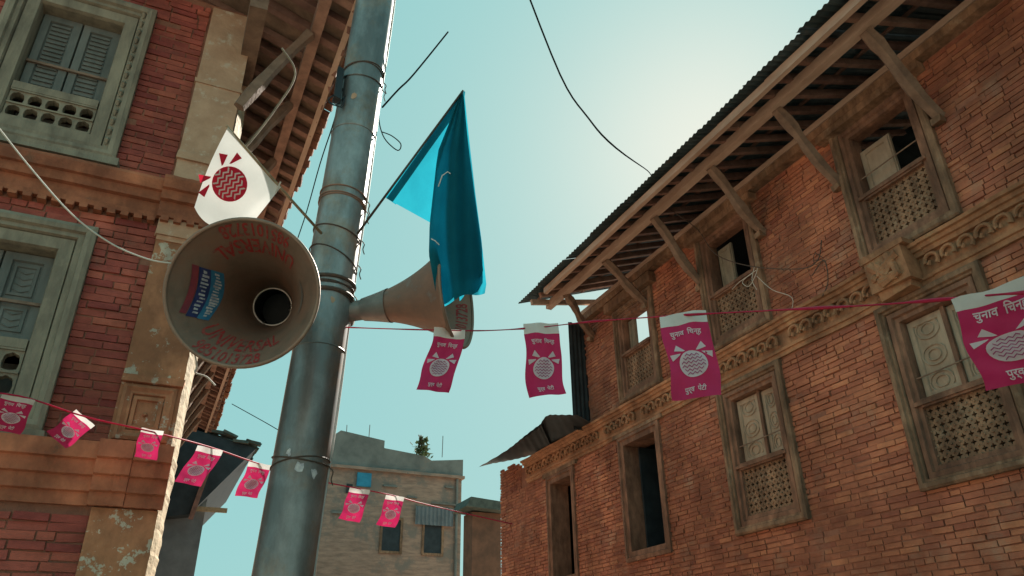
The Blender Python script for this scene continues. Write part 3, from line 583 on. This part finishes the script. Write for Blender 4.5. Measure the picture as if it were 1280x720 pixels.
# ================================================================== HORNS
def horn(M0, T0, Rm, L, name, label, r0=.06, texts=(), stickers=False, rotz=0., cone=True):
    """M0 mouth centre, T0 point on the axis behind; builds a flared bell with rolled lip, neck, driver"""
    H = empty(name, M0); tag(H, label, 'loudspeaker')
    a = nrm(np.array(M0)-np.array(T0)); rgt = nrm(np.cross(np.array([0, 0, 1.]), a)); upv = np.cross(a, rgt)   # rgt: viewer's right when facing the mouth
    def prof(s): return r0+(Rm-r0)*(.42*s+.58*s**2.6)       # s 0 throat .. 1 mouth
    def pt(s, th, off=0.): return np.array(M0)-a*L*(1-s)+(rgt*math.cos(th)+upv*math.sin(th))*(prof(s)-off)
    mb = MB(); mb.grid(lambda i, j: pt(j, 2*math.pi*i), 64, 26); mb.build('bell', 'horn', H, smooth=True)
    mb = MB(); mb.grid(lambda i, j: pt(.30+.7*j, 2*math.pi*i, -.005), 64, 22); mb.build('outer_skin', 'hornout', H, smooth=True)
    mb = MB(); mb.tube([np.array(M0)+(rgt*math.cos(t)+upv*math.sin(t))*(Rm+.003) for t in np.linspace(0, 2*math.pi, 65)], .009, 8, False); mb.build('lip', 'horn', H, smooth=True)
    mb = MB(); mb.grid(lambda i, j: pt(.28*j+.02, 2*math.pi*i, -.010), 48, 8); e0 = np.array(M0)-a*L
    mb.tube([e0+a*.03, e0-a*.06, e0-a*.075, e0-a*.2, e0-a*.21], [r0+.006, r0+.004, r0+.03, r0+.03, r0*.8], 28, False); mb.build('neck', 'hornneck', H, smooth=True)
    mb = MB(); mb.tube([e0+a*.004, e0-a*.19], [r0-.001, r0*.95], 28, False); mb.tube([e0-a*.185, e0-a*.20], [r0*.97, r0*.5], 28); mb.build('driver', 'tindark', H)  # throat lined near-black so the hole reads dark, shade put into the colour
    mb = MB(); mb.tube([e0+a*.012+(rgt*math.cos(t)+upv*math.sin(t))*(r0-.002) for t in np.linspace(0, 2*math.pi, 49)], .006, 6, False)
    for t in (-.15, .1, 4.3): mb.tube([pt(.015, t, .012), pt(.05, t, .004)], .006, 5)
    mb.build('throat_ring', 'rim', H, smooth=True)
    def sof(r): 
        lo, hi = 0., 1.
        for _ in range(30):
            mid = (lo+hi)/2
            if prof(mid) < r: lo = mid
            else: hi = mid
        return lo
    polar = lambda r, th, off=.0025: pt(sof(r), th, off)
    for k, (txt, size, r, th0, wscale) in enumerate(texts):
        vs, fs = text_mesh(txt, size, .0010); mb = MB(); mb.add([polar(min(r-y, Rm*.985), th0+x*wscale/r) for x, y, z in vs], fs); mb.build('painted_lettering', 'redpaint', H)
    if stickers:
        D = math.radians
        def flat(q, off): x, y = q; return polar(Rm*math.hypot(x, y), math.atan2(y, x), off)
        def strip(x0, y0, x1, y1, wd_, m, off, nm, marks=0):
            p0, p1 = np.array([x0, y0]), np.array([x1, y1]); nn = nrm(np.array([-(p1-p0)[1], (p1-p0)[0]]))*wd_
            mb = MB(); mb.grid(lambda i, j: flat(p0+(p1-p0)*j+nn*(i-.5), off), 4, 12); mb.build(nm, m, H)
            mb = MB()
            for k in range(marks):
                t = .04+.92*k/marks; w_ = .9/marks*random.uniform(.4, .9); lo, hi = random.uniform(-.36, -.12), random.uniform(.12, .36)
                mb.add([flat(p0+(p1-p0)*tt+nn*ii, off+.0015) for tt, ii in ((t, lo), (t+w_*.2, hi), (t+w_, hi), (t+w_, lo))], [(0, 1, 2, 3)])
            if marks: mb.build('sticker_marks', 'sticker_white', H)
        strip(-.54, .36, -.64, -.36, .115, 'blue_sticker', .003, 'sticker', 16); strip(-.65, .37, -.745, -.34, .105, 'navy_sticker', .0032, 'sticker', 12); strip(-.735, .39, -.83, -.30, .06, 'red_sticker', .0034, 'sticker')
        mb = MB(); mb.grid(lambda i, j: polar(Rm*(.70+.035*i*math.sin(math.pi*min(1, j+.08))), D(-18+45*j), .003), 4, 14); mb.build('scraped_patch', 'hornneck', H)
    return H, a, e0
ML = at(303, 365, 3.3); TLt = at(344, 385, 3.95)
HL, aL, eL = horn(ML, TLt, .305, .62, 'horn_loudspeaker', 'brown horn loudspeaker facing the lane with red lettering and stickers inside', .094,
   [('9851013728', .058, .296, math.radians(84), 1.12), ('UNIVERSAL', .06, .245, math.radians(86), 1.3), ('UNIVERSAL', .078, .245, math.radians(262), .95), ('9851013728', .060, .299, math.radians(258), 1.0)], True)
pz = polept(3.42); mb = MB()
mb.beam(eL-aL*.212, pz, .04, .012); mb.tube([pz+np.array([math.cos(t), math.sin(t), 0])*.135 for t in np.linspace(0, 2*math.pi, 25)], .012, 6, False); mb.build('bracket', 'wire', HL)
e_r = at(448, 388, 4.12); MR = at(571, 369, 3.93)
HR, aR, eR = horn(MR, e_r, .272, float(np.linalg.norm(MR-e_r))-.02, 'horn_loudspeaker', 'rusty horn loudspeaker pointing down the lane, half covered by the blue flag', .05,
   [('9851013728', .055, .255, math.radians(265), 1.0), ('UNIVERSAL', .055, .21, math.radians(265), 1.1), ('9851013728', .055, .255, math.radians(345), 1.0)])
pz = polept(zp(392)); mb = MB(); mb.beam(eR, pz, .05, .012); mb.tube([pz+np.array([math.cos(t), math.sin(t), 0])*.136 for t in np.linspace(0, 2*math.pi, 25)], .01, 6, False); mb.build('bracket', 'wire', HR)
# ================================================================== FLAGS
def emblem_px(cx, cy, r, up, fn, cloth, m_body, m_line, flat=1.0):
    """tied round bag with zigzag weave; up = direction of its knot"""
    up = nrm(np.array(up, float)); rt = np.array([-up[1], up[0]])
    if rt[0] < 0: rt = -rt
    Q = lambda a, b, k=0: fn(*(np.array([cx, cy])+rt*a*r+up*b*r*flat), k)
    mb = MB(); n = 28; mb.add([Q(0, 0)]+[Q(math.cos(2*math.pi*k/n)*(.97), math.sin(2*math.pi*k/n)) for k in range(n)], [(0, 1+k, 1+(k+1) % n) for k in range(n)])
    for sg in (-1, 1):
        for (a0, b0), (a1, b1), (a2, b2), (a3, b3) in (((.42, 1.02), (.52, 1.0), (1.10, 1.20), (.82, 1.62)), ((.80, .80), (.86, .72), (1.50, .50), (1.55, .92))):
            mb.add([Q(sg*a0, b0), Q(sg*a1, b1), Q(sg*a2, b2), Q(sg*a3, b3)], [(0, 1, 2, 3)])
    mb.build('emblem', m_body, cloth)
    mb = MB(); rows = np.arange(-.72, .85, .26)
    for b in rows:
        xs = np.linspace(-.84, .84, 9); pts = [(x, b+(.10 if k % 2 else -.06)) for k, x in enumerate(xs) if x*x+b*b < .80]
        for (x0, y0), (x1, y1) in zip(pts, pts[1:]): mb.add([Q(x0, y0-.055, 1), Q(x1, y1-.055, 1), Q(x1, y1+.055, 1), Q(x0, y0+.055, 1)], [(0, 1, 2, 3)])
    mb.build('zigzag_weave', m_line, cloth)
# white flag on the bamboo stick
stA = at(283, 157, 3.92); stB = at(402, 292, 4.17)
WF = empty('white_flag', stB); tag(WF, 'white cloth flag with red tied bag emblem on bamboo stick', 'flag')
mb = MB(); mb.tube([stA, (stA+stB)/2+np.array([0, 0, -.006]), stB], [.006, .0075, .008], 7); mb.build('stick', 'stick', WF, smooth=True)
def wd(px, py):
    t = np.clip(((px-285)*63+(py-160)*72)/(63**2+72**2), 0, 1); off = ((px-285)*-72+(py-160)*63)/math.hypot(63, 72)   # distance from the stick in px
    return 3.915+.11*t+.012*math.sin(off*.09+t*3)*min(1, off/30)
wfn = lambda x, y, k=0: at(x, y, wd(x, y)-.008-.004*k)
def wgrid(s, t):
    a = np.array([285+66*s, 159+75*s]); e = np.array([243, 259])*(1-s)**2+2*s*(1-s)*np.array([262, 301])+s*s*np.array([318, 276]); p = a*(1-t)+e*t
    p += np.array([-3, -1])*math.sin(math.pi*t)*(1-s)
    return at(*p, wd(*p))
mb = MB(); mb.grid(wgrid, 20, 20); WC = mb.build('cloth', 'clothwhite', WF, smooth=True)
emblem_px(287, 230, 22.5, (-.62, -.60), wfn, WC, 'printred', 'clothwhite')
mb = MB(); mb.tube([at(351, 227, 4.02), at(347, 236, 4.02), at(345, 241, 4.02)], .004, 5); mb.build('tie', 'cord', WF)
# blue flag
bA = at(579, 113, 3.72); bB = at(447, 292, 4.06)
BF = empty('blue_flag', bB); tag(BF, 'large sunlit blue cloth flag drooping from thin dark stick over a horn', 'flag')
mb = MB(); mb.tube([bA, (bA+bB)/2, bB], [.005, .006, .007], 7); mb.build('stick', 'darkstick', BF, smooth=True)
dS = lambda px, py: float(np.interp(py, [113, 292], [3.72, 4.06]))
def pl(P, t):
    k = np.linspace(0, 1, len(P)); return np.array([np.interp(t, k, [p[0] for p in P]), np.interp(t, k, [p[1] for p in P])])
def bright(u, v):
    a = pl([(579, 113), (483, 248)], v); b = pl([(579, 113), (546, 215), (541, 280)], v); p = a*(1-u)+b*u
    return at(*p, dS(*a)*(1-u)+(3.72+.02*v)*u-.02*math.sin(u*math.pi)*v)
mb = MB(); mb.grid(bright, 10, 18); mb.build('cloth', 'clothblue', BF, smooth=True)
def hem(u, v):
    a = pl([(579, 113), (482, 247)], v); w = 16*min(1, v*6+.2); p = a+np.array([w*.8, w*.55])*u
    return at(*p, dS(*a)+.012+.03*u)
mb = MB(); mb.grid(hem, 3, 18); mb.build('stick_sleeve', 'clothblue', BF, smooth=True)
LB = [(577, 114), (547, 190), (537, 280), (536, 318), (542, 352), (549, 385)]; RBd = [(580, 114), (588, 190), (595, 250), (603, 310), (608, 355), (606, 366)]
def fold(layer):
    def fn(u, v):
        a = pl(LB, v); b = pl(RBd, v)
        if layer == 1: b = b+np.array([-9*max(0, v-.6)/.4, -2]); a = a+np.array([2, -3*v])
        if layer == 2: a = a*.55+b*.45; b = b+np.array([-4, -22*v])
        p = a*(1-u)+b*u; p = p+np.array([0, -10*math.sin(math.pi*u)*max(0, v-.8)*2+5*math.sin(u*9)*max(0, v-.8)*2])
        amp = .012+.028*v
        return at(*p, 3.72-.05*v+.028*layer+amp*math.sin(u*7.5+1.1*layer+v*1.2)*(.7 if layer else 1)+.01*math.sin(u*17+v*5))
    return fn
for k in range(3):
    mb = MB(); mb.grid(fold(k), 26, 26); mb.build('fold', 'clothblue', BF, smooth=True)
mb = MB(); f0 = fold(0)
for pts in ([(.12, .30), (.2, .27), (.34, .262), (.42, .27)], [(.04, .50), (.12, .52), (.2, .55)]):
    mb.tube([f0(*p)-ray(560, 220)*.012 for p in pts], .003, 5)
mb.build('white_print', 'clothwhite', BF)
# ================================================================== BUNTING
TXT1 = text_mesh('च\u0941न\u093eव  \u093fचन\u094dह', 1., .02); TXT2 = text_mesh('प\u0941र\u094dव  प\u0947ट\u0940', 1., .02)
def bunting_flag(px, py, wpx, hpx, d, label, skew=0., rot=0., yaw=0., curl=.0, lift=0., Wd=None, seed=0, group=None):
    """(px,py) top centre, hanging on its ribbon; d metres away; skew pushes the foot sideways, lift swings the foot towards the viewer"""
    rnd = random.Random(seed); top = at(px, py, d); w = wpx*d/F; h = hpx*d/F/.9
    v = nrm(ray(px, py)*np.array([1, 1, 0])); rt = np.array([v[1], -v[0], 0.]); rt = nrm(rt*math.cos(yaw)+v*math.sin(yaw)); back = np.array([-rt[1], rt[0], 0])
    dn = np.array([0, 0, -1.]); dn2 = nrm(dn*math.cos(lift)+(-v)*math.sin(lift))
    rt2 = nrm(rt*math.cos(rot)+dn*math.sin(rot)); dn3 = nrm(dn2*math.cos(rot)-rt*math.sin(rot))
    ph = rnd.uniform(0, 6)
    def Sf(a, b, k=0.):
        return top+rt2*(a*w+skew*h*b**1.5+.012*math.sin(b*7+ph)*(w/.2)*b)+dn3*h*b+back*(w*.16*math.sin(b*4.2+a*2+ph)*b*(1 if curl == 0 else curl)+w*.05*math.sin(a*6+ph)+w*.018*math.sin(a*13+b*11+ph*2)+w*.012*math.sin(b*23-a*9+ph))-v*k
    o = empty('bunting_flag', top); tag(o, label, 'flag', group)
    band = .145
    mb = MB(); mb.grid(lambda i, j: Sf(i-.5, j*band), 8, 2); mb.build('header_band', 'white', o, smooth=True)
    mb = MB(); mb.grid(lambda i, j: Sf((i-.5)*(1-.02*math.sin(j*9+ph)), band+(1-band)*j), 10, 16); mb.build('sheet', 'pink', o, smooth=True)
    for (vs, fs), yc, width in ((TXT1, .285, .66), (TXT2, .93, .44)):
        X = [p[0] for p in vs]; sc = width/(max(X)-min(X)); xm = (max(X)+min(X))/2
        mb = MB(); mb.add([Sf((x-xm)*sc, yc-y*sc*w/h*1.15, .005) for x, y, z in vs], fs); mb.build('lettering', 'printwhite', o)
    asp = w/h
    fn = lambda x, y, k=0: Sf(x, y, .004+.002*k)
    # emblem in sheet space
    mb = MB(); n = 26; r = .29; ry = .150
    E_ = lambda a, b, k=0: Sf(a*r, .625-b*ry, .004+.004*k)
    mb.grid(lambda i, j: E_(j*math.cos(2*math.pi*i), j*math.sin(2*math.pi*i)), n, 6)
    for sg in (-1, 1):
        for q in (((.38, 1.02), (.55, 1.0), (1.15, 1.15), (.90, 1.62)), ((.74, .86), (.84, .74), (1.42, .38), (1.52, .85))): mb.add([E_(sg*a, b) for a, b in q], [(0, 1, 2, 3)])
    mb.build('emblem', 'printwhite', o)
    if wpx > 20:
        mb = MB()
        for b in np.arange(-.72, .85, .27):
            xs = np.linspace(-.84, .84, 11); pts = [(x, b+(.10 if k % 2 else -.06)) for k, x in enumerate(xs) if x*x+b*b < .78]
            for (x0, y0), (x1, y1) in zip(pts, pts[1:]): mb.add([E_(x0, y0-.04, 1), E_(x1, y1-.04, 1), E_(x1, y1+.04, 1), E_(x0, y0+.04, 1)], [(0, 1, 2, 3)])
        mb.build('zigzag_weave', 'printpink', o)
    return o
G1 = 'pink bunting flags on the ribbon tied to the pole'; G2 = 'pink bunting flags on the ribbon crossing the corner house'
bunting_flag(562, 411, 40, 76, 3.75, 'pink bunting flag hanging below the rusty horn, foot blown sideways', skew=-.30, rot=-.04, yaw=.25, seed=1, group=G1)
bunting_flag(676, 404, 44, 86, 4.05, 'pink bunting flag against open sky below the tin eave tip', rot=-.05, yaw=.1, seed=2, group=G1)
bunting_flag(853, 391, 56, 97, 3.25, 'pink bunting flag hanging straight in front of the carved cornice', rot=-.02, seed=5, curl=.5, skew=.04, group=G1)
bunting_flag(1240, 359, 79, 92, 2.25, 'largest pink bunting flag in front of the shuttered lower window', rot=-.05, yaw=-.12, lift=-.45, seed=4, curl=.08, skew=-.05, group=G1)
bunting_flag(24, 496, 30, 36, 4.7, 'pink bunting flag in front of the dark window sill', rot=.10, lift=-.7, seed=11, curl=.4, group=G2)
bunting_flag(107, 522, 26, 33, 4.75, 'pink bunting flag flipped askew against the dark brick wall', rot=.62, lift=-.7, seed=12, curl=.4, group=G2)
bunting_flag(191, 537, 23, 32, 4.8, 'pink bunting flag in front of the plaster pilaster base', rot=.06, lift=-.7, seed=13, curl=.4, group=G2)
bunting_flag(263, 560, 28, 40, 5.15, 'sunlit pink bunting flag in front of the mossy tiled house', skew=-.30, rot=.12, seed=14, group=G2)
bunting_flag(325, 579, 25, 36, 5.45, 'pink bunting flag against sky just beside the pole', skew=-.15, rot=.1, seed=15, group=G2)
bunting_flag(450, 611, 24, 34, 6.1, 'pink bunting flag before the grey building next to the pole', skew=-.15, rot=.12, seed=16, group=G2)
bunting_flag(494, 620, 22, 32, 6.3, 'pink bunting flag before the grey building under its blue panel', skew=-.12, rot=.12, seed=17, group=G2)
mb = MB()
pth = smoothpath([at(428, 409, 4.05), at(485, 411, 3.95), at(562, 413, 3.752), at(615, 413, 3.9), at(676, 409, 4.053), at(740, 402, 3.8), at(853, 394, 3.253), at(985, 387, 2.85), at(1110, 380, 2.5), at(1237, 369, 2.253), at(1330, 362, 2.05), at(1500, 345, 1.75)], 6)
rr = [.0028+.0035*max(0, math.sin(i*.9+.3*math.sin(i*.37)))*(1 if i > 20 else .3) for i in range(len(pth))]
mb.tube(pth, rr, 6); tag(mb.build('bunting_ribbon', 'ribbon', smooth=True), 'twisted red ribbon strung from the pole to the right with bunting', 'ribbon')
mb = MB(); mb.tube(smoothpath([at(-60, 488, 4.6), at(24, 495, 4.703), at(107, 521, 4.753), at(191, 540, 4.803), at(263, 559, 5.153), at(325, 580, 5.453), at(400, 601, 5.85), at(450, 611, 6.103), at(494, 620, 6.303), at(535, 631, 6.5), at(640, 655, 7)], 5), .0045, 6)
tag(mb.build('bunting_ribbon', 'ribbon', smooth=True), 'red ribbon sagging past the corner house and behind the pole', 'ribbon')
# ================================================================== WIRES
def wire(name, pts, r, m, label, cat='cable', k=5):
    mb = MB(); mb.tube(smoothpath(pts, k), r, 6); return tag(mb.build(name, m, smooth=True), label, cat)
wire('power_cable', [at(640, -60, 5.2), at(700, 93, 5.2), at(735, 147, 5.25), at(770, 185, 5.3), onx(809, 213, 4.75), onx(815, 221, 4.86)], .006, 'black', 'black cable dropping across the sky to the tin eave')
wire('power_cable', [onx(838, 262, 5.6), onx(872, 287, 5.85), onx(895, 318, 5.9), onx(940, 333, 5.9), onx(1000, 336, 5.9), onx(1022, 325, 5.9), onx(1027, 300, 5.9)], .0065, 'wire', 'black cable drooping across the brick wall between the upper windows')
wire('power_cable', [onx(1015, 345, 5.93), onx(1030, 325, 5.9), onx(1035, 352, 5.9), onx(1028, 370, 5.84)], .006, 'wire', 'short dark cable end hanging on the brick above the cornice')
mb = MB()
for k in range(3): mb.tube(smoothpath([onx(1020+random.uniform(-6, 6), 322+random.uniform(-8, 8), 5.94), onx(1027+random.uniform(-12, 12), 318+random.uniform(-14, 14), 5.9), onx(1030+random.uniform(-15, 18), 325+random.uniform(-14, 14), 5.93)], 4), .004, 5)
tag(mb.build('cable_knot', 'wire'), 'tangle of black cable ends fixed to the brick wall', 'cable')
mb = MB()
for pts in ([(945, 338), (935, 345), (928, 353), (936, 358), (944, 345), (947, 335)], [(943, 334), (940, 350), (946, 362)], [(946, 345), (965, 362), (990, 372), (988, 392)], [(915, 362), (925, 352), (940, 342)]):
    mb.tube(smoothpath([onx(*p, 5.9) for p in pts], 4), .004, 5)
tag(mb.build('cord_bundle', 'cord'), 'loose bundle of white cord tied to the window rail', 'cord')
wire('cord', [at(-40, 110, 3.6), at(0, 162, 3.55), at(40, 212, 3.5), at(90, 268, 3.42), at(140, 305, 3.38), at(185, 324, 3.35), at(214, 329, 3.33)], .0032, 'cord', 'white twisted cord running from upper window to the horn rim', 'cord')
wire('cord', [at(243, 440, 3.7), at(246, 458, 3.72), at(244, 466, 3.72), at(258, 471, 3.74), at(269, 482, 3.74)], .004, 'cord', 'loose white wire end dangling below the horn', 'cord')
wire('power_cable', [at(352, 60, 4.6), at(369, 93, 4.6), at(345, 135, 4.6), at(312, 178, 4.62), at(306, 182, 4.62)], .006, 'woodgrey', 'pale grey cable slanting under the clay tile eave')
wire('thin_wire', [at(428, 110, 4.75), at(418, 150, 4.8), at(400, 205, 5.4), at(380, 275, 6.0), at(355, 345, 6.6)], .004, 'black', 'thin dark wire leaving the pole along the tile eave')
wire('thin_wire', [at(560, 40, 6), at(517, 93, 5.4), at(498, 112, 5.2), at(478, 134, 4.85)], .006, 'black', 'dark wire rising to the right from the pole')
wire('thin_wire', [at(473, 140, 4.8), at(475, 158, 4.78), at(482, 175, 4.75), at(497, 188, 4.75), at(501, 180, 4.75), at(490, 170, 4.76), at(478, 165, 4.78)], .0035, 'black', 'thin wire loop dangling from the pole')
wire('thin_wire', [at(290, 505, 16), at(335, 530, 15), at(360, 545, 14)], .008, 'black', 'faint far wire crossing sky beside the pole')
mb = MB(); c = at(424, 108, 4.72)
mb.box(c-np.array([.03, .03, .10]), c+np.array([.02, .03, .12]), jit=.01)
for k in range(3): mb.tube(smoothpath([c+np.array([0, 0, -.05]), c+np.array([random.uniform(-.06, 0), 0, -.12]), c+np.array([random.uniform(-.02, .05), 0, -.15]), c+np.array([.04, 0, -.06])], 4), .003, 5)
tag(mb.build('junction_box', 'tindark'), 'small dark cable box on the pole under the tile eave', 'cable box')
